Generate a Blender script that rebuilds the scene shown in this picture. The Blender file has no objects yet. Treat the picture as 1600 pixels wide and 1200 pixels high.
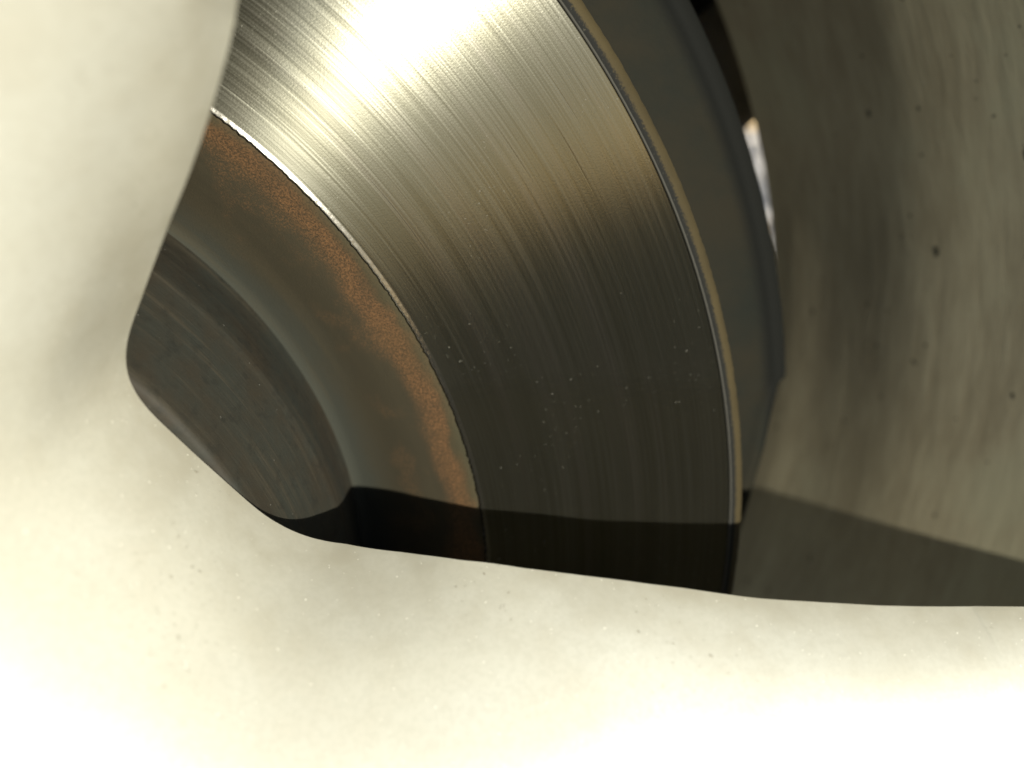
import bpy, math, random
import numpy as np
from mathutils import Matrix, Vector

random.seed(7)
rng = np.random.default_rng(7)
sc = bpy.context.scene
COL = sc.collection
S = 0.125                      # one unit = the brake disc's radius, in metres

# ---------------------------------------------------------------- frame of the wheel
# wheel frame: +Z along the axle towards the outside of the car; origin on the axle, in the disc's plane
UP = Vector((-0.330 * 0.982, 0.944 * 0.982, 0.187)).normalized()
NZ = Vector((0, 0, 1))
YW = -(NZ - NZ.dot(UP) * UP).normalized()
XW = YW.cross(UP).normalized()
ROT = Matrix((XW, YW, UP))                    # wheel frame -> world
AXLE_H = 2.30 * S * 0.982 + 0.022
M4 = Matrix.Translation((0, 0, AXLE_H)) @ ROT.to_4x4()

# ---------------------------------------------------------------- camera
cam = bpy.data.cameras.new('camera')
camo = bpy.data.objects.new('camera', cam)
COL.objects.link(camo)
cpos = Vector((0.49481133, 0.63111372, 0.85704808)) * S
crot = Matrix(((0.97897405, -0.03727043, -0.20055106),
               (0.10452437, 0.93593915, 0.33629238),
               (0.17516982, -0.35018398, 0.92015581)))
camo.matrix_world = M4 @ Matrix.Translation(cpos) @ crot.to_4x4()
cam.sensor_width = 36.0
cam.lens = 36.0 * 1350.0 / 1600.0
cam.clip_start = 0.004
cam.clip_end = 4000
cam.dof.use_dof = True
cam.dof.focus_distance = 0.104
cam.dof.aperture_fstop = 13
sc.camera = camo

# ---------------------------------------------------------------- sun and sky
s_w = (ROT @ Vector((0.246, 0.269, 1.0))).normalized()
elev = math.asin(s_w.z)
azim = math.atan2(s_w.x, s_w.y)
world = bpy.data.worlds.new('World')
sc.world = world
world.use_nodes = True
wn = world.node_tree
bg = wn.nodes['Background']
sky = wn.nodes.new('ShaderNodeTexSky')
sky.sky_type = 'NISHITA'
sky.sun_disc = False
sky.sun_elevation = elev
sky.sun_rotation = azim
sky.air_density = 1.0
sky.dust_density = 0.4
wn.links.new(sky.outputs[0], bg.inputs[0])
bg.inputs[1].default_value = 0.065
sun = bpy.data.lights.new('sun', 'SUN')
sun.energy = 5.0
sun.angle = math.radians(0.55)
sun.color = (1.0, 0.97, 0.84)
suno = bpy.data.objects.new('sun', sun)
suno.rotation_euler = s_w.to_track_quat('Z', 'Y').to_euler()
suno.location = (0, -3, 3)
COL.objects.link(suno)
sc.view_settings.view_transform = 'Standard'
sc.view_settings.look = 'None'
sc.view_settings.gamma = 1.0
sc.view_settings.use_curve_mapping = False
sc.view_settings.exposure = 0.82

# ---------------------------------------------------------------- helpers
def tag(o, label=None, cat=None, group=None, kind=None):
    for k, v in (('label', label), ('category', cat), ('group', group), ('kind', kind)):
        if v: o[k] = v
    return o

def empty(name, mat=None):
    o = bpy.data.objects.new(name, None)
    o.empty_display_size = 0.05
    COL.objects.link(o)
    o.matrix_world = mat if mat is not None else M4
    return o

def mesh_obj(name, V, F, mat, parent=None, smooth=True):
    me = bpy.data.meshes.new(name)
    me.from_pydata([tuple(v) for v in V], [], [tuple(f) for f in F])
    me.validate()
    me.update()
    if smooth:
        me.polygons.foreach_set('use_smooth', [True] * len(me.polygons))
    o = bpy.data.objects.new(name, me)
    if mat: me.materials.append(mat)
    COL.objects.link(o)
    if parent: o.parent = parent
    return o

def lathe(name, prof, n, mat, parent, a0=0.0, a1=360.0, wobble=None):
    """prof: (r, z) in units, walked so that the surface faces left of the walk; wobble(i, ang) -> (dr, dz)."""
    full = abs(a1 - a0 - 360) < 1e-6
    na = n if full else n + 1
    V, F = [], []
    for i, (r, z) in enumerate(prof):
        for j in range(na):
            a = math.radians(a0 + (a1 - a0) * j / n)
            dr, dz = wobble(i, j) if wobble else (0, 0)
            V.append(((r + dr) * math.cos(a) * S, (r + dr) * math.sin(a) * S, (z + dz) * S))
    for i in range(len(prof) - 1):
        for j in range(n):
            k = (j + 1) % na
            F.append((i * na + j, i * na + k, (i + 1) * na + k, (i + 1) * na + j))
    return mesh_obj(name, V, F, mat, parent)

def smooth_prof(pts, sub=6):
    """Catmull-Rom through the points."""
    P = [pts[0]] + list(pts) + [pts[-1]]
    out = []
    for i in range(1, len(P) - 2):
        p0, p1, p2, p3 = (np.array(P[i + k], float) for k in (-1, 0, 1, 2))
        for t in np.linspace(0, 1, sub, endpoint=False):
            out.append(tuple(0.5 * ((2 * p1) + (-p0 + p2) * t + (2 * p0 - 5 * p1 + 4 * p2 - p3) * t * t
                                    + (-p0 + 3 * p1 - 3 * p2 + p3) * t ** 3)))
    out.append(tuple(pts[-1]))
    return out

# ---------------------------------------------------------------- materials
class NT:
    def __init__(self, name):
        self.m = bpy.data.materials.new(name)
        self.m.use_nodes = True
        self.t = self.m.node_tree
        self.b = self.t.nodes['Principled BSDF']
    def n(self, typ, **kw):
        nd = self.t.nodes.new(typ)
        for k, v in kw.items(): setattr(nd, k, v)
        return nd
    def put(self, sock, v):
        if hasattr(v, 'links') or isinstance(v, bpy.types.NodeSocket): self.t.links.new(v, sock)
        else: sock.default_value = v
    def math(self, op, a, b=0.0, c=0.0, clamp=False):
        nd = self.n('ShaderNodeMath', operation=op, use_clamp=clamp)
        for i, v in enumerate((a, b, c)): self.put(nd.inputs[i], v)
        return nd.outputs[0]
    def noise(self, vec, scale, detail=2.0, rough=0.5, dims='3D'):
        nd = self.n('ShaderNodeTexNoise', noise_dimensions=dims)
        self.put(nd.inputs['Vector'], vec)
        nd.inputs['Scale'].default_value = scale
        nd.inputs['Detail'].default_value = detail
        nd.inputs['Roughness'].default_value = rough
        return nd.outputs['Fac']
    def ramp(self, fac, stops):
        nd = self.n('ShaderNodeValToRGB')
        self.put(nd.inputs[0], fac)
        cr = nd.color_ramp
        while len(cr.elements) < len(stops): cr.elements.new(0.5)
        for e, (p, c) in zip(cr.elements, stops):
            e.position = p
            e.color = (c, c, c, 1) if not hasattr(c, '__len__') else (*c, 1)
        return nd.outputs[0]
    def mix(self, fac, a, b):
        nd = self.n('ShaderNodeMix', data_type='RGBA')
        self.put(nd.inputs[0], fac)
        self.put(nd.inputs[6], a if not isinstance(a, tuple) else (*a, 1))
        self.put(nd.inputs[7], b if not isinstance(b, tuple) else (*b, 1))
        return nd.outputs[2]
    def maprange(self, v, a, b, c=0.0, d=1.0, interp='SMOOTHSTEP'):
        nd = self.n('ShaderNodeMapRange', interpolation_type=interp)
        self.put(nd.inputs[0], v)
        for i, q in enumerate((a, b, c, d)): nd.inputs[i + 1].default_value = q
        return nd.outputs[0]
    def combine(self, x, y, z):
        nd = self.n('ShaderNodeCombineXYZ')
        for i, v in enumerate((x, y, z)): self.put(nd.inputs[i], v)
        return nd.outputs[0]
    def polar(self):
        """object space in units of the disc radius: r, angle, z and the plain vector (metres)"""
        tc = self.n('ShaderNodeTexCoord')
        sp = self.n('ShaderNodeSeparateXYZ')
        self.t.links.new(tc.outputs['Object'], sp.inputs[0])
        x, y, z = sp.outputs
        r = self.math('SQRT', self.math('ADD', self.math('MULTIPLY', x, x), self.math('MULTIPLY', y, y)))
        r = self.math('DIVIDE', r, S)
        a = self.math('ARCTAN2', y, x)
        return r, a, self.math('DIVIDE', z, S), tc.outputs['Object']
    def bump(self, h, dist, strength=1.0, base=None):
        nd = self.n('ShaderNodeBump')
        nd.inputs['Strength'].default_value = strength
        nd.inputs['Distance'].default_value = dist
        self.put(nd.inputs['Height'], h)
        if base is not None: self.put(nd.inputs['Normal'], base)
        return nd.outputs[0]
    def set(self, **kw):
        for k, v in kw.items():
            k = k.replace('_', ' ')
            if isinstance(v, tuple) and len(v) == 3: v = (*v, 1)
            self.put(self.b.inputs[k], v)
        return self.m

def mat_friction():
    q = NT('ground cast iron')
    r, a, z, v = q.polar()
    fine = q.noise(q.combine(q.math('MULTIPLY', r, 420.0), q.math('MULTIPLY', a, 2.6), 0.0), 1.0, 3.0, 0.62)
    mid = q.noise(q.combine(q.math('MULTIPLY', r, 70.0), q.math('MULTIPLY', a, 1.1), 4.0), 1.0, 2.0, 0.5)
    wide = q.noise(q.combine(q.math('MULTIPLY', r, 14.0), q.math('MULTIPLY', a, 0.7), 9.0), 1.0, 2.0, 0.5)
    grain = q.noise(v, 4200.0, 2.0, 0.6)
    # deep single scores
    score = q.noise(q.combine(q.math('MULTIPLY', r, 210.0), q.math('MULTIPLY', a, 3.4), 20.0), 1.0, 1.0, 0.4)
    score = q.maprange(score, 0.70, 0.78)
    tone = q.math('ADD', q.math('MULTIPLY', fine, 0.6), q.math('ADD', q.math('MULTIPLY', mid, 0.22), q.math('MULTIPLY', wide, 0.30)))
    col = q.mix(q.maprange(tone, 0.40, 0.80), (0.086, 0.082, 0.062), (0.124, 0.121, 0.100))
    col = q.mix(q.math('MULTIPLY', q.maprange(mid, 0.52, 0.72), 0.30), col, (0.116, 0.104, 0.088))
    # pale transfer specks
    spk = q.noise(v, 1700.0, 3.0, 0.65)
    patch = q.noise(v, 60.0, 1.0, 0.5)
    spk = q.math('MULTIPLY', q.maprange(spk, 0.66, 0.72), q.maprange(patch, 0.50, 0.62))
    col = q.mix(spk, col, (0.10, 0.096, 0.082))
    h = q.math('ADD', q.math('MULTIPLY', fine, 1.0), q.math('ADD', q.math('MULTIPLY', mid, 0.28), q.math('MULTIPLY', score, -1.2)))
    h = q.math('ADD', h, q.math('MULTIPLY', grain, 0.4))
    tan = q.n('ShaderNodeTangent', direction_type='RADIAL', axis='Z')
    rough = q.math('ADD', 0.212, q.math('MULTIPLY', q.math('SUBTRACT', fine, 0.5), 0.16))
    rough = q.math('ADD', rough, q.math('MULTIPLY', spk, 0.3))
    q.t.links.new(tan.outputs[0], q.b.inputs['Tangent'])
    return q.set(Base_Color=col, Metallic=q.math('MULTIPLY', q.math('SUBTRACT', 1.0, spk), 0.93), Roughness=rough, Anisotropic=0.88, Anisotropic_Rotation=0.25,
                 Specular_IOR_Level=0.1, Normal=q.bump(h, 0.000009, 1.0))

def mat_ridge():
    q = NT('unworn iron ridge')
    r, a, z, v = q.polar()
    g = q.noise(v, 2600.0, 3.0, 0.65)
    col = q.mix(g, (0.10, 0.095, 0.08), (0.22, 0.21, 0.19))
    tan = q.n('ShaderNodeTangent', direction_type='RADIAL', axis='Z')
    q.t.links.new(tan.outputs[0], q.b.inputs['Tangent'])
    return q.set(Base_Color=col, Metallic=0.95, Roughness=0.24, Anisotropic=0.9, Anisotropic_Rotation=0.25, Normal=q.bump(g, 0.00001, 0.7))

def mat_edge():
    q = NT('rusty disc edge')
    r, a, z, v = q.polar()
    g = q.noise(v, 3600.0, 3.0, 0.65)
    g2 = q.noise(q.combine(q.math('MULTIPLY', r, 60.0), q.math('MULTIPLY', a, 12.0), z), 1.0, 3.0, 0.6)
    rr = q.math('ADD', r, q.math('MULTIPLY', q.math('SUBTRACT', g, 0.5), 0.010))
    tanm = q.maprange(rr, 0.9845, 0.9885)
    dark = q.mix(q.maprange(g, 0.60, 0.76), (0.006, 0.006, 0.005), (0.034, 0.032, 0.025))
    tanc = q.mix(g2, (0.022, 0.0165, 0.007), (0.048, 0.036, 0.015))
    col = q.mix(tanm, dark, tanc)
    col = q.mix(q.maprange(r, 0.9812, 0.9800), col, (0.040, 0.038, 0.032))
    return q.set(Base_Color=col, Roughness=0.8, Specular_IOR_Level=0.2, Normal=q.bump(g, 0.00005, 0.7))

def mat_rust():
    q = NT('rusted cast iron')
    r, a, z, v = q.polar()
    g = q.noise(v, 3800.0, 4.0, 0.8)
    big = q.noise(q.combine(q.math('MULTIPLY', r, 16.0), q.math('MULTIPLY', a, 5.0), 3.0), 1.0, 4.0, 0.6)
    streak = q.noise(q.combine(q.math('MULTIPLY', r, 40.0), q.math('MULTIPLY', a, 1.6), 7.0), 1.0, 3.0, 0.6)
    blot = q.noise(v, 130.0, 3.0, 0.6)
    rr = q.math('ADD', r, q.math('MULTIPLY', q.math('SUBTRACT', big, 0.5), 0.060))
    rr = q.math('ADD', rr, q.math('MULTIPLY', q.math('SUBTRACT', g, 0.5), 0.020))
    band = q.math('MULTIPLY', q.maprange(rr, 0.634, 0.660), q.maprange(rr, 0.690, 0.674))
    band = q.math('MULTIPLY', band, q.math('ADD', 0.55, q.math('MULTIPLY', q.maprange(blot, 0.36, 0.58), 0.45)))
    inner = q.math('MULTIPLY', q.maprange(rr, 0.565, 0.60), q.maprange(blot, 0.50, 0.66))
    inner = q.math('MULTIPLY', inner, q.maprange(g, 0.46, 0.60))
    base = q.mix(q.maprange(rr, 0.545, 0.60), (0.027, 0.028, 0.022), (0.032, 0.027, 0.0165))
    base = q.mix(q.math('MULTIPLY', q.maprange(streak, 0.45, 0.65), 0.5), base, (0.040, 0.033, 0.020))
    rust = q.mix(q.maprange(g, 0.40, 0.62), (0.040, 0.026, 0.014), (0.150, 0.076, 0.033))
    rust = q.mix(q.math('MULTIPLY', q.maprange(blot, 0.40, 0.65), 0.35), rust, (0.045, 0.034, 0.018))
    rim = q.math('MULTIPLY', q.maprange(rr, 0.668, 0.680), 0.75)
    col = q.mix(q.math('MULTIPLY', inner, 0.5), base, rust)
    col = q.mix(band, col, rust)
    col = q.mix(rim, col, (0.038, 0.035, 0.020))
    return q.set(Base_Color=col, Roughness=0.9, Specular_IOR_Level=0.15, Normal=q.bump(g, 0.00010, 0.8))

def mat_hat():
    q = NT('coated disc hat')
    r, a, z, v = q.polar()
    ring = q.noise(q.combine(q.math('MULTIPLY', z, 75.0), q.math('MULTIPLY', a, 1.6), 0.0), 1.0, 4.0, 0.7)
    blot = q.noise(v, 90.0, 4.0, 0.6)
    spk = q.noise(v, 1300.0, 2.0, 0.6)
    col = q.mix(q.maprange(blot, 0.35, 0.68), (0.019, 0.020, 0.0155), (0.022, 0.0175, 0.011))
    col = q.mix(q.math('MULTIPLY', q.maprange(ring, 0.50, 0.66), 0.75), col, (0.034, 0.029, 0.0195))
    cast = q.noise(v, 520.0, 4.0, 0.65)
    col = q.mix(q.math('MULTIPLY', q.maprange(cast, 0.50, 0.70), 0.45), col, (0.009, 0.009, 0.007))
    col = q.mix(q.maprange(spk, 0.74, 0.79), col, (0.12, 0.115, 0.10))
    return q.set(Base_Color=col, Roughness=0.7, Specular_IOR_Level=0.25,
                 Normal=q.bump(q.math('ADD', ring, q.math('ADD', q.math('MULTIPLY', spk, 0.25), q.math('MULTIPLY', cast, 0.6))), 0.00014, 0.8))

def mat_barrel():
    q = NT('dusty barrel paint')
    r, a, z, v = q.polar()
    st = q.noise(q.combine(q.math('MULTIPLY', z, 13.0), q.math('MULTIPLY', a, 4.0), 0.0), 1.0, 5.0, 0.6)
    st2 = q.noise(q.combine(q.math('MULTIPLY', z, 70.0), q.math('MULTIPLY', a, 14.0), 3.0), 1.0, 3.0, 0.6)
    cl = q.noise(v, 28.0, 4.0, 0.55)
    def pits(sz, sa, rad, keep):
        vo = q.n('ShaderNodeTexVoronoi', feature='F1')
        wob = q.noise(v, 900.0, 2.0, 0.6)
        q.put(vo.inputs['Vector'], q.combine(q.math('MULTIPLY', z, sz), q.math('MULTIPLY', a, sa), 0.0))
        vo.inputs['Scale'].default_value = 1.0
        sp = q.n('ShaderNodeSeparateColor')
        q.t.links.new(vo.outputs['Color'], sp.inputs[0])
        dist = q.math('ADD', vo.outputs['Distance'], q.math('MULTIPLY', q.math('SUBTRACT', wob, 0.5), rad * 1.6))
        rr_ = q.math('MULTIPLY', sp.outputs[1], rad)
        return q.math('MULTIPLY', q.math('LESS_THAN', dist, rr_), q.math('GREATER_THAN', sp.outputs[0], keep))
    spot = q.math('MAXIMUM', q.math('MAXIMUM', pits(10.0, 11.0, 0.10, 0.7), pits(38.0, 34.0, 0.13, 0.74)), pits(23.0, 19.0, 0.13, 0.62))
    pale = pits(9.0, 9.0, 0.09, 0.72)
    chip = q.noise(v, 420.0, 2.0, 0.55)
    gr = q.noise(v, 2600.0, 2.0, 0.6)
    st3 = q.noise(q.combine(q.math('MULTIPLY', z, 190.0), q.math('MULTIPLY', a, 26.0), 5.0), 1.0, 3.0, 0.65)
    t = q.math('ADD', q.math('MULTIPLY', st, 0.45), q.math('ADD', q.math('MULTIPLY', st2, 0.3), q.math('ADD', q.math('MULTIPLY', cl, 0.3), q.math('MULTIPLY', st3, 0.18))))
    col = q.mix(q.maprange(t, 0.48, 0.76), (0.235, 0.202, 0.132), (0.345, 0.308, 0.210))
    col = q.mix(q.math('MULTIPLY', q.maprange(cl, 0.54, 0.70), 0.35), col, (0.315, 0.315, 0.215))
    col = q.mix(q.maprange(chip, 0.725, 0.755), col, (0.022, 0.020, 0.014))
    col = q.mix(q.math('MULTIPLY', pale, 0.55), col, (0.42, 0.40, 0.31))
    col = q.mix(q.math('MULTIPLY', spot, 0.9), col, (0.03, 0.027, 0.018))
    col = q.mix(q.math('MULTIPLY', q.maprange(gr, 0.70, 0.76), 0.6), col, (0.62, 0.60, 0.50))
    h = q.math('ADD', q.math('MULTIPLY', st2, 0.35), q.math('ADD', q.math('MULTIPLY', gr, 0.12), q.math('MULTIPLY', st, 0.4)))
    return q.set(Base_Color=col, Roughness=0.55, Metallic=0.0, Normal=q.bump(h, 0.00018, 0.6))

def mat_spoke():
    q = NT('silver wheel paint')
    tc = q.n('ShaderNodeTexCoord')
    v = tc.outputs['Object']
    cl = q.noise(v, 45.0, 4.0, 0.55)
    cl2 = q.noise(v, 150.0, 3.0, 0.6)
    spot = q.noise(v, 1500.0, 2.0, 0.55)
    zone = q.noise(v, 70.0, 2.0, 0.5)
    fl = q.noise(v, 3200.0, 1.0, 0.5)
    col = q.mix(q.maprange(cl, 0.30, 0.74), (0.485, 0.468, 0.395), (0.535, 0.528, 0.468))
    col = q.mix(q.math('MULTIPLY', q.maprange(cl2, 0.45, 0.75), 0.12), col, (0.44, 0.38, 0.28))
    gm = q.n('ShaderNodeAttribute', attribute_name='grime_shade')
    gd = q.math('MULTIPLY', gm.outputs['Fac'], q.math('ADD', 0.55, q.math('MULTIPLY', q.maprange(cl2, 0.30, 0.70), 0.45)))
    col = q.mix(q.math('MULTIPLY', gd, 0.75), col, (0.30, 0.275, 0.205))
    dk = q.math('MULTIPLY', q.maprange(spot, 0.685, 0.725), q.maprange(zone, 0.48, 0.62))
    col = q.mix(q.math('MULTIPLY', dk, 0.65), col, (0.16, 0.135, 0.09))
    gr = q.noise(v, 1500.0, 3.0, 0.7)
    col = q.mix(q.math('MULTIPLY', q.maprange(gr, 0.42, 0.62), 0.22), col, (0.35, 0.33, 0.27))
    spark = q.maprange(fl, 0.765, 0.80)
    col = q.mix(spark, col, (0.90, 0.88, 0.78))
    h = q.math('ADD', q.math('MULTIPLY', fl, 0.35), q.math('ADD', cl2, q.math('MULTIPLY', dk, 0.8)))
    return q.set(Base_Color=col, Metallic=0.15, Roughness=0.42, Normal=q.bump(h, 0.00006, 0.5))

def mat_shield():
    q = NT('dirty shield steel')
    r, a, z, v = q.polar()
    cl = q.noise(v, 55.0, 5.0, 0.6)
    gr = q.noise(v, 1600.0, 3.0, 0.6)
    col = q.mix(q.maprange(cl, 0.36, 0.66), (0.0075, 0.0085, 0.0065), (0.012, 0.0105, 0.0065))
    col = q.mix(q.maprange(gr, 0.73, 0.78), col, (0.05, 0.045, 0.03))
    col = q.mix(q.maprange(r, 1.105, 1.125), col, (0.0042, 0.0045, 0.0038))  # shade of the tilted rolled rim, painted in as a darker tone
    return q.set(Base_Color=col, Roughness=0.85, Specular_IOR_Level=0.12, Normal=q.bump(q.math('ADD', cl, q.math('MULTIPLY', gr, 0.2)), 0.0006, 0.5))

def mat_plain(name, c0, c1, scale, rough=0.7, bump=0.0006, metallic=0.0, spec=0.3):
    q = NT(name)
    tc = q.n('ShaderNodeTexCoord')
    v = tc.outputs['Object']
    g = q.noise(v, scale, 5.0, 0.6)
    g2 = q.noise(v, scale * 12, 3.0, 0.6)
    col = q.mix(q.maprange(g, 0.3, 0.7), c0, c1)
    return q.set(Base_Color=col, Roughness=rough, Metallic=metallic, Specular_IOR_Level=spec, Normal=q.bump(q.math('ADD', g, q.math('MULTIPLY', g2, 0.4)), bump, 0.6))

M_RIDGE, M_FRI, M_EDGE, M_RUST, M_HAT = mat_ridge(), mat_friction(), mat_edge(), mat_rust(), mat_hat()
M_BAR, M_SPK, M_SHD = mat_barrel(), mat_spoke(), mat_shield()
M_RUB = mat_plain('tyre rubber', (0.018, 0.018, 0.017), (0.035, 0.034, 0.031), 40, 0.75)
M_ARM = mat_plain('dirty black steel', (0.14, 0.128, 0.105), (0.24, 0.21, 0.17), 60, 0.65)
M_LIN = mat_plain('black liner plastic', (0.006, 0.006, 0.005), (0.012, 0.011, 0.010), 20, 0.8, 0.002)
M_ASP = mat_plain('dark asphalt', (0.045, 0.043, 0.035), (0.075, 0.071, 0.059), 9, 1.0, 0.004, spec=0.0)

# ---------------------------------------------------------------- ground
def sheet(name, x0, x1, y0, y1, z, mat):
    o = mesh_obj(name, [(x0, y0, z), (x1, y0, z), (x1, y1, z), (x0, y1, z)], [(0, 1, 2, 3)], mat, smooth=False)
    return tag(o, kind='structure')
sheet('ground', -600, 600, -600, 600, 0.0, M_ASP)
M_BED = mat_plain('gravel bed', (0.26, 0.24, 0.225), (0.42, 0.39, 0.365), 60, 0.9, 0.004)
sheet('gravel_bed', -1.5, 4.5, 0.34, 4.5, 0.004, M_BED)

def pebble_mat():
    q = NT('pale gravel')
    g = q.n('ShaderNodeNewGeometry')
    c = q.ramp(g.outputs['Random Per Island'], [(0.0, (0.34, 0.315, 0.30)), (0.45, (0.50, 0.47, 0.45)), (0.72, (0.62, 0.59, 0.56)),
                                               (0.82, (0.60, 0.40, 0.20)), (1.0, (0.68, 0.50, 0.27))])
    return q.set(Base_Color=c, Roughness=0.8)
def gravel():
    V, F = [], []
    ico = [(0, 0, 1), (0.894, 0, 0.447), (0.276, 0.851, 0.447), (-0.724, 0.526, 0.447), (-0.724, -0.526, 0.447), (0.276, -0.851, 0.447),
           (0.724, 0.526, -0.447), (-0.276, 0.851, -0.447), (-0.894, 0, -0.447), (-0.276, -0.851, -0.447), (0.724, -0.526, -0.447), (0, 0, -1)]
    fc = [(0, 1, 2), (0, 2, 3), (0, 3, 4), (0, 4, 5), (0, 5, 1), (1, 6, 2), (2, 7, 3), (3, 8, 4), (4, 9, 5), (5, 10, 1),
          (6, 7, 2), (7, 8, 3), (8, 9, 4), (9, 10, 5), (10, 6, 1), (11, 7, 6), (11, 8, 7), (11, 9, 8), (11, 10, 9), (11, 6, 10)]
    for _ in range(14000):
        x, y = rng.uniform(-0.2, 2.4), rng.uniform(0.40, 2.6)
        s = 0.005 + 0.009 * rng.random() ** 2
        sx, sy, sz = s * rng.uniform(0.8, 1.4), s * rng.uniform(0.8, 1.4), s * rng.uniform(0.25, 0.5)
        a = rng.uniform(0, 6.3)
        ca, sa = math.cos(a), math.sin(a)
        b = len(V)
        for p in ico:
            k = rng.uniform(0.82, 1.15)
            px, py, pz = p[0] * sx * k, p[1] * sy * k, p[2] * sz * k
            V.append((x + px * ca - py * sa, y + px * sa + py * ca, 0.004 + sz * 0.5 + pz))
        F += [(b + i, b + j, b + k2) for i, j, k2 in fc]
    o = mesh_obj('gravel', V, F, pebble_mat(), smooth=False)
    return tag(o, 'loose pale grey and tan gravel behind the wheel', 'gravel', kind='stuff')
gravel()

# ---------------------------------------------------------------- the wheel
wheel = tag(empty('alloy_wheel'), 'sunlit silver alloy wheel, its spokes framing the view of the brake disc', 'wheel')
bar_in = smooth_prof([(1.79, -0.985), (1.74, -0.975), (1.64, -0.93), (1.52, -0.80), (1.41, -0.70), (1.353, -0.655), (1.355, -0.62), (1.388, -0.52), (1.432, -0.38), (1.461, -0.30),
                      (1.502, -0.20), (1.544, -0.10), (1.588, 0.0), (1.640, 0.10), (1.694, 0.20), (1.73, 0.275), (1.775, 0.315), (1.81, 0.30)], 6)
bar_out = [(1.815, 0.26), (1.80, 0.22), (1.74, 0.16), (1.67, 0.02), (1.60, -0.10), (1.52, -0.28), (1.46, -0.45), (1.40, -0.60), (1.40, -0.67), (1.45, -0.73),
           (1.56, -0.83), (1.66, -0.955), (1.73, -1.0), (1.79, -1.01), (1.79, -0.985)]
lathe('rim_barrel', bar_in[::-1] + bar_out[::-1], 360, M_BAR, wheel)
ty = smooth_prof([(1.815, 0.29), (1.85, 0.36), (1.95, 0.42), (2.12, 0.40), (2.24, 0.30), (2.285, 0.15), (2.30, -0.1), (2.30, -0.6), (2.285, -0.85), (2.24, -1.0),
                  (2.12, -1.09), (1.95, -1.11), (1.85, -1.06), (1.80, -0.98)], 4)
lathe('tyre', ty, 160, M_RUB, wheel)

# window edge (back edge of the spokes and hub) in the wheel frame, from the right spoke round the hub to the left spoke
EDGE = [(1.78, 0.17), (1.7, 0.138), (1.62, 0.131), (1.55, 0.142), (1.48, 0.172), (1.4, 0.203), (1.3, 0.222), (1.2, 0.2293), (1.0766, 0.2277), 
        (1.0594, 0.227), (1.0422, 0.2263), (1.0251, 0.2257), (1.0081, 0.2252), (0.9913, 0.2248), (0.9747, 0.2245), (0.9582, 0.2244), (0.9418, 0.2244), (0.9256, 0.2243), 
        (0.9095, 0.2242), (0.8935, 0.224), (0.8775, 0.2239), (0.8615, 0.2242), (0.8455, 0.2251), (0.8295, 0.2264), (0.8136, 0.2277), (0.7979, 0.2288), (0.7824, 0.2295), 
        (0.767, 0.23), (0.7519, 0.2303), (0.7369, 0.2303), (0.722, 0.2301), (0.7071, 0.2298), (0.6922, 0.2294), (0.6773, 0.229), (0.6624, 0.2284), (0.6475, 0.2276), 
        (0.6327, 0.2263), (0.618, 0.2244), (0.6033, 0.222), (0.5885, 0.219), (0.5736, 0.2157), (0.5583, 0.2127), (0.5428, 0.2101), (0.5269, 0.2082), (0.5109, 0.2071), 
        (0.4948, 0.2072), (0.4789, 0.2093), (0.4634, 0.2137), (0.4488, 0.2205), (0.4354, 0.2299), (0.4231, 0.241), (0.4114, 0.2527), (0.3999, 0.2644), (0.3887, 0.2759), 
        (0.3776, 0.2873), (0.3669, 0.2988), (0.3564, 0.3101), (0.3461, 0.3214), (0.3368, 0.3333), (0.3293, 0.3463), (0.3246, 0.3608), (0.3237, 0.3764), (0.3263, 0.3925), 
        (0.3314, 0.4085), (0.3377, 0.4244), (0.3442, 0.4404), (0.3509, 0.4563), (0.3577, 0.472), (0.3645, 0.4874), (0.3711, 0.5023), (0.3778, 0.5165), (0.384, 0.5299), 
        (0.3896, 0.5429), (0.3947, 0.5555), (0.3995, 0.5676), (0.404, 0.5795), (0.4082, 0.591), (0.4121, 0.6024), (0.4157, 0.6136), (0.4191, 0.6245), (0.422, 0.6352), 
        (0.4243, 0.6458), (0.4262, 0.6562), (0.438, 0.715), (0.456, 0.8), (0.482, 0.91), (0.518, 1.04), (0.566, 1.18), (0.63, 1.34), (0.71, 1.5), 
        (0.76, 1.61)]
Z_EDGE = ([0.3, 0.35, 0.4, 0.45, 0.5, 0.55, 0.6, 0.65, 0.7, 0.75, 0.8, 0.85, 0.9, 0.95, 1.0, 1.05, 1.1, 1.15, 1.2, 1.25, 1.3, 1.8],
          [0.128, 0.128, 0.128, 0.1284, 0.132, 0.145, 0.17, 0.2002, 0.2215, 0.2369, 0.2501, 0.2589, 0.266, 0.273, 0.2792, 0.2837, 0.2875, 0.2912, 0.2942, 0.2955, 0.296, 0.3])
def z_edge(R): return float(np.interp(R, *Z_EDGE))
def z_top(R): return 0.395

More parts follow.
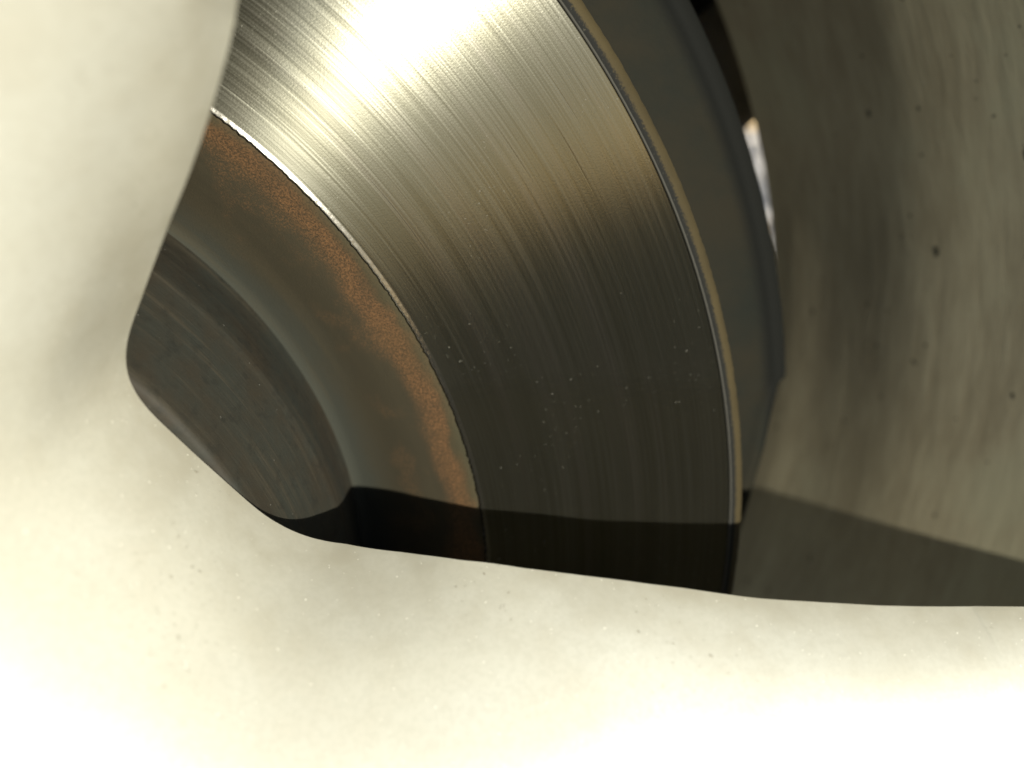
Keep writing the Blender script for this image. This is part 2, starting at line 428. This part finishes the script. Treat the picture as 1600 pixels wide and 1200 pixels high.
GRIME_SHADE = []
def build_face():
    base = smooth_prof(EDGE, 3)
    n = len(base)
    mid = math.radians(34.5)
    c0, c1 = mid - math.radians(36), mid + math.radians(36)
    # index of the hub corner section
    P = np.array(base)
    Rr = np.hypot(P[:, 0], P[:, 1])
    i_min = int(np.argmin(Rr))
    az = np.arctan2(P[:, 1], P[:, 0])
    # hub part: points whose azimuth lies well inside the window
    hubmask = (Rr < 0.56)
    lo, hi = np.where(hubmask)[0][[0, -1]]
    T = np.zeros_like(P)
    for i in range(n):
        if i < lo:        # right spoke: foot on the centre line c0
            r = Rr[i]
            T[i] = (r * math.cos(c0), r * math.sin(c0))
        elif i > hi:
            r = Rr[i]
            T[i] = (r * math.cos(c1), r * math.sin(c1))
        else:             # hub: fan from c0 over the hub to c1
            f = (i - lo) / (hi - lo)
            a = c0 + (c1 - c0) * min(1.0, max(0.0, (f - 0.36) / 0.28))   # in along one centre line, round the bore, out along the other
            e = min(1.0, max(0.0, min(f, 1 - f) / 0.36))
            r0 = Rr[lo] if f < 0.5 else Rr[hi]
            r = r0 + (0.17 - r0) * e
            T[i] = (r * math.cos(a), r * math.sin(a))
    g = np.exp(-0.5 * (np.arange(-12, 13) / 5.0) ** 2); g /= g.sum()
    i0, i1 = lo + int(0.2 * (hi - lo)), hi - int(0.2 * (hi - lo))
    for _ in range(2):
        Ts = np.column_stack([np.convolve(np.r_[[T[0, c]] * 12, T[:, c], [T[-1, c]] * 12], g, 'valid') for c in (0, 1)])
        T[i0:i1] = Ts[i0:i1]
    ts_front = [0.0] + [0.004 * 1.26 ** k for k in range(24)] + [1.0]
    ts_back = [1.0, 0.75, 0.5, 0.3, 0.16, 0.08, 0.03, 0.0]
    rows = []
    for t in ts_back: rows.append(('b', t))
    for t in ts_front: rows.append(('f', t))
    V = []
    idx = np.arange(n)
    for kind, t in rows:
        for i in range(n):
            q = P[i] * (1 - t) + T[i] * t
            R = math.hypot(*q)
            dd = np.hypot(P[:, 0] - q[0], P[:, 1] - q[1])
            d = float(dd.min()) if t > 0 else 0.0
            w = np.exp(-((dd - d) / 0.022) ** 2)             # soft nearest edge point, so that no crease runs from it
            ic = float((w * idx).sum() / w.sum()) if t > 0 else i
            ze = z_edge(float(np.interp(ic, idx, Rr)))
            if kind == 'b':
                z = ze + 0.035 * min(1.0, d / 0.10) ** 1.3
                z = z + (z_edge(R) + 0.035 - z) * max(0.0, (t - 0.3) / 0.7)
            else:
                f = (ic - lo) / max(1, hi - lo)                          # below 0 right spoke, 0.5 hub, above 1 left spoke
                sl = float(np.interp(f, [-0.3, 0.2, 0.6, 1.0], SLOPE))
                H = float(np.interp(f, [-0.6, 0.1, 0.45, 2.0], CREST)) - ze
                z = ze + H * (1 - math.exp(-sl * d / H))
                k0 = float(np.interp(f, [0.4, 1.6], [0.05, 0.09]))
                k = min(1.0, max(0.0, (d - k0) / (0.175 - k0)))
                k = max(k, min(1.0, max(0.0, (t - 0.6) / 0.4)))
                k = k * k * (3 - 2 * k)
                z = z * (1 - k) + z_top(R) * k
            V.append((q[0] * S, q[1] * S, z * S))
            GRIME_SHADE.append(math.exp(-d / 0.035))
    # ease the heights along the edge, more so away from it
    V = np.array(V).reshape(len(rows), n, 3)
    for k, (kind, t) in enumerate(rows):
        if kind == 'f' and t > 0:
            sg = 1.5 + 14.0 * min(1.0, t / 0.15)
            x = np.arange(-48, 49)
            g = np.exp(-0.5 * (x / sg) ** 2); g /= g.sum()
            zz = V[k, :, 2]
            V[k, :, 2] = np.convolve(np.r_[[zz[0]] * 48, zz, [zz[-1]] * 48], g, 'valid')
    V = V.reshape(-1, 3)
    F, part = [], []
    for k in range(len(rows) - 1):
        if k == len(ts_back) - 1: continue           # the sharp back edge: no face, separate normals
        for i in range(n - 1):
            F.append((k * n + i, k * n + i + 1, (k + 1) * n + i + 1, (k + 1) * n + i))
            part.append(0 if i < lo else (2 if i >= hi else 1))
    return np.array(V), F, part
SLOPE = (2.6, 6.0, 4.2, 2.7)
CREST = (0.385, 0.36, 0.38, 0.53)
FV, FF, FP = build_face()

def rotz(V, deg):
    a = math.radians(deg)
    c, s = math.cos(a), math.sin(a)
    R = np.array([[c, s, 0], [-s, c, 0], [0, 0, 1]])
    return V @ R
# vertex normals of the whole face, so that the parts shade as one casting
def vnormals(V, F):
    N = np.zeros_like(V)
    for f in F:
        a, b, c, d = (V[k] for k in f)
        nn = np.cross(c - a, d - b)
        for k in f: N[k] += nn
    L = np.linalg.norm(N, axis=1, keepdims=True)
    return N / np.maximum(L, 1e-12)
FN = vnormals(FV, FF)
def submesh(name, groups, mat):
    """groups: (angle, part id)"""
    V, F, N, G = [], [], [], []
    for ang, pid in groups:
        Vr, Nr = rotz(FV, ang), rotz(FN, ang)
        mp = {}
        for f, p in zip(FF, FP):
            if p != pid: continue
            g = []
            for k in f:
                if k not in mp:
                    mp[k] = len(V); V.append(tuple(Vr[k])); N.append(tuple(Nr[k])); G.append(GRIME_SHADE[k])
                g.append(mp[k])
            F.append(g)
    me = bpy.data.meshes.new(name)
    me.from_pydata(V, [], F)
    me.polygons.foreach_set('use_smooth', [True] * len(me.polygons))
    me.normals_split_custom_set_from_vertices(N)
    me.materials.append(mat)
    at = me.attributes.new('grime_shade', 'FLOAT', 'POINT')          # brake dust plus painted-in shade of the spoke walls, strongest beside the openings
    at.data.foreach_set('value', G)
    return me
def link_part(name, me):
    o = bpy.data.objects.new(name, me); COL.objects.link(o); o.parent = wheel
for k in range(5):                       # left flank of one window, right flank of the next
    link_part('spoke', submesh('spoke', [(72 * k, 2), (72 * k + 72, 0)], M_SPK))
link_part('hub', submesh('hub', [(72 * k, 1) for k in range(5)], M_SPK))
lathe('centre_cap', smooth_prof([(0.205, 0.36), (0.200, 0.405), (0.185, 0.418), (0.10, 0.43), (0.001, 0.434)], 4), 96, M_SPK, wheel)

# ---------------------------------------------------------------- the brake disc
disc = tag(empty('brake_disc'), 'worn steel brake disc with scored bright face and rusty inner band', 'brake disc')
NJ = 2400
def jag(seed, amp, corr):
    g = np.random.default_rng(seed)
    x = np.zeros(NJ)
    for c, w in corr:
        k = g.normal(0, 1, NJ)
        f = np.fft.rfft(k)
        f *= np.exp(-(np.arange(len(f)) / c) ** 2)
        y = np.fft.irfft(f, NJ)
        x += w * y / y.std()
    return amp * x
j_in = jag(1, 0.0004, [(60, 0.5), (1000, 1.0)])
lathe('inner_ridge', [(0.6805, -0.012), (0.6818, -0.003), (0.6824, 0.0004), (0.6831, 0.0007), (0.6840, 0.0006), (0.6858, 0.0001), (0.6870, 0.0)],
      NJ, M_RIDGE, disc, wobble=lambda i, j: (j_in[j] * (1.0 if i < 3 else 0.6 if i < 5 else 0.0), 0))
lathe('friction_face', [(0.687 + (0.978 - 0.687) * k / 40, 0.0) for k in range(0, 41)], 1200, M_FRI, disc)
j_e = jag(2, 0.0002, [(80, 0.5), (900, 1.0)])
lathe('worn_lip', [(0.978, 0.0), (0.9785, 0.0030), (0.980, 0.0034), (0.981, 0.002), (0.985, 0.001), (0.989, 0.0), (0.994, -0.003), (0.998, -0.008), (1.000, -0.016), (1.000, -0.06)],
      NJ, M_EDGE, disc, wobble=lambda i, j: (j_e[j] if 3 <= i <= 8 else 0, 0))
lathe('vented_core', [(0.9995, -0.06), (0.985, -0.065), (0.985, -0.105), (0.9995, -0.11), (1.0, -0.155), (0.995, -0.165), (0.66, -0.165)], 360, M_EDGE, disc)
lathe('rusted_band', smooth_prof([(0.6816, -0.0045), (0.674, -0.0075), (0.655, -0.020), (0.62, -0.045), (0.585, -0.075), (0.556, -0.094), (0.545, -0.098), (0.538, -0.098)], 4)[::-1],
      720, M_RUST, disc)
lathe('hat', [(0.10, 0.122), (0.40, 0.122), (0.474, 0.122), (0.4785, 0.1215), (0.4815, 0.119), (0.4835, 0.115), (0.490, 0.098), (0.502, 0.067), (0.514, 0.036), (0.5235, 0.012), (0.5266, 0.0035), (0.5284, 0.0008), (0.5298, -0.004),
              (0.533, -0.03), (0.5345, -0.06), (0.536, -0.088), (0.5395, -0.0985)], 720, M_HAT, disc)

# ---------------------------------------------------------------- dust shield
def shield():
    t = tag(empty('dust_shield'), 'dark dirty dust shield with a rolled rim behind the disc edge', 'dust shield')
    # outline in polar: R(az); below az 13.6 deg it is cut along x = 1.105
    def Ro(a):
        if a >= 13.65: return 1.157
        xc = 1.116 - 0.010 * max(0.0, (8 - a)) / 8
        return min(1.157, xc / math.cos(math.radians(a)))
    A = list(np.arange(-30, 13.5, 0.5)) + [13.3, 13.65, 14.0] + list(np.arange(14.5, 250, 1.0))
    def strip(name, offs):
        V, F = [], []
        for a in A:
            R = Ro(a)
            c, s = math.cos(math.radians(a)), math.sin(math.radians(a))
            for dr, z in offs:
                V.append(((R + dr) * c * S, (R + dr) * s * S, z * S))
        m = len(offs)
        for i in range(len(A) - 1):
            for k in range(m - 1):
                F.append((i * m + k, i * m + k + 1, (i + 1) * m + k + 1, (i + 1) * m + k)[::-1])
        return mesh_obj(name, V, F, M_SHD, t)
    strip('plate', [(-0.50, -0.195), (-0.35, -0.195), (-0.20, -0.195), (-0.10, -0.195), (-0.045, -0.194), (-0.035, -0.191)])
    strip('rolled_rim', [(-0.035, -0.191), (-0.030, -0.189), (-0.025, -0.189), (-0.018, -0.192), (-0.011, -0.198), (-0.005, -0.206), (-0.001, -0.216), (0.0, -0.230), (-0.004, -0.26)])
shield()

# ---------------------------------------------------------------- suspension rod and wheel-arch liner behind
def rod():
    t = tag(empty('suspension_rod'), 'thick dark dirty rod crossing behind the dust shield', 'suspension rod')
    d = Vector((0.67, 0.742, -0.02)).normalized()
    c = Vector((1.317, 0.672, -1.10))
    def tube(name, prof, mat):
        a = d.orthogonal().normalized(); b = d.cross(a)
        V, F = [], []
        n = 40
        for s, r in prof:
            for j in range(n):
                w = 2 * math.pi * j / n
                V.append((c + d * s + (a * math.cos(w) + b * math.sin(w)) * r) * S)
        for i in range(len(prof) - 1):
            for j in range(n):
                k = (j + 1) % n
                F.append((i * n + j, i * n + k, (i + 1) * n + k, (i + 1) * n + j))
        return mesh_obj(name, V, F, mat, t)
    tube('rod_body', [(-0.55, 0.10), (-0.45, 0.125), (0.9, 0.132), (0.95, 0.10), (0.96, 0.0)], M_ARM)
    tube('rod_end', [(-1.5, 0.0), (-1.5, 0.09), (-0.8, 0.09), (-0.75, 0.115), (-0.56, 0.115), (-0.55, 0.09)], M_ARM)
rod()
liner = tag(empty('wheel_arch_liner'), 'black plastic liner wall in the deep shade behind the wheel', 'liner')
lathe('inner_wall', [(0.45, -1.62), (1.2, -1.60), (2.0, -1.58), (2.55, -1.54), (2.68, -1.42)], 120, M_LIN, liner, 24, 200)
lathe('arch', [(2.68, -1.42), (2.72, -1.0), (2.74, -0.4), (2.75, 0.1)], 120, M_LIN, liner, 24, 200)
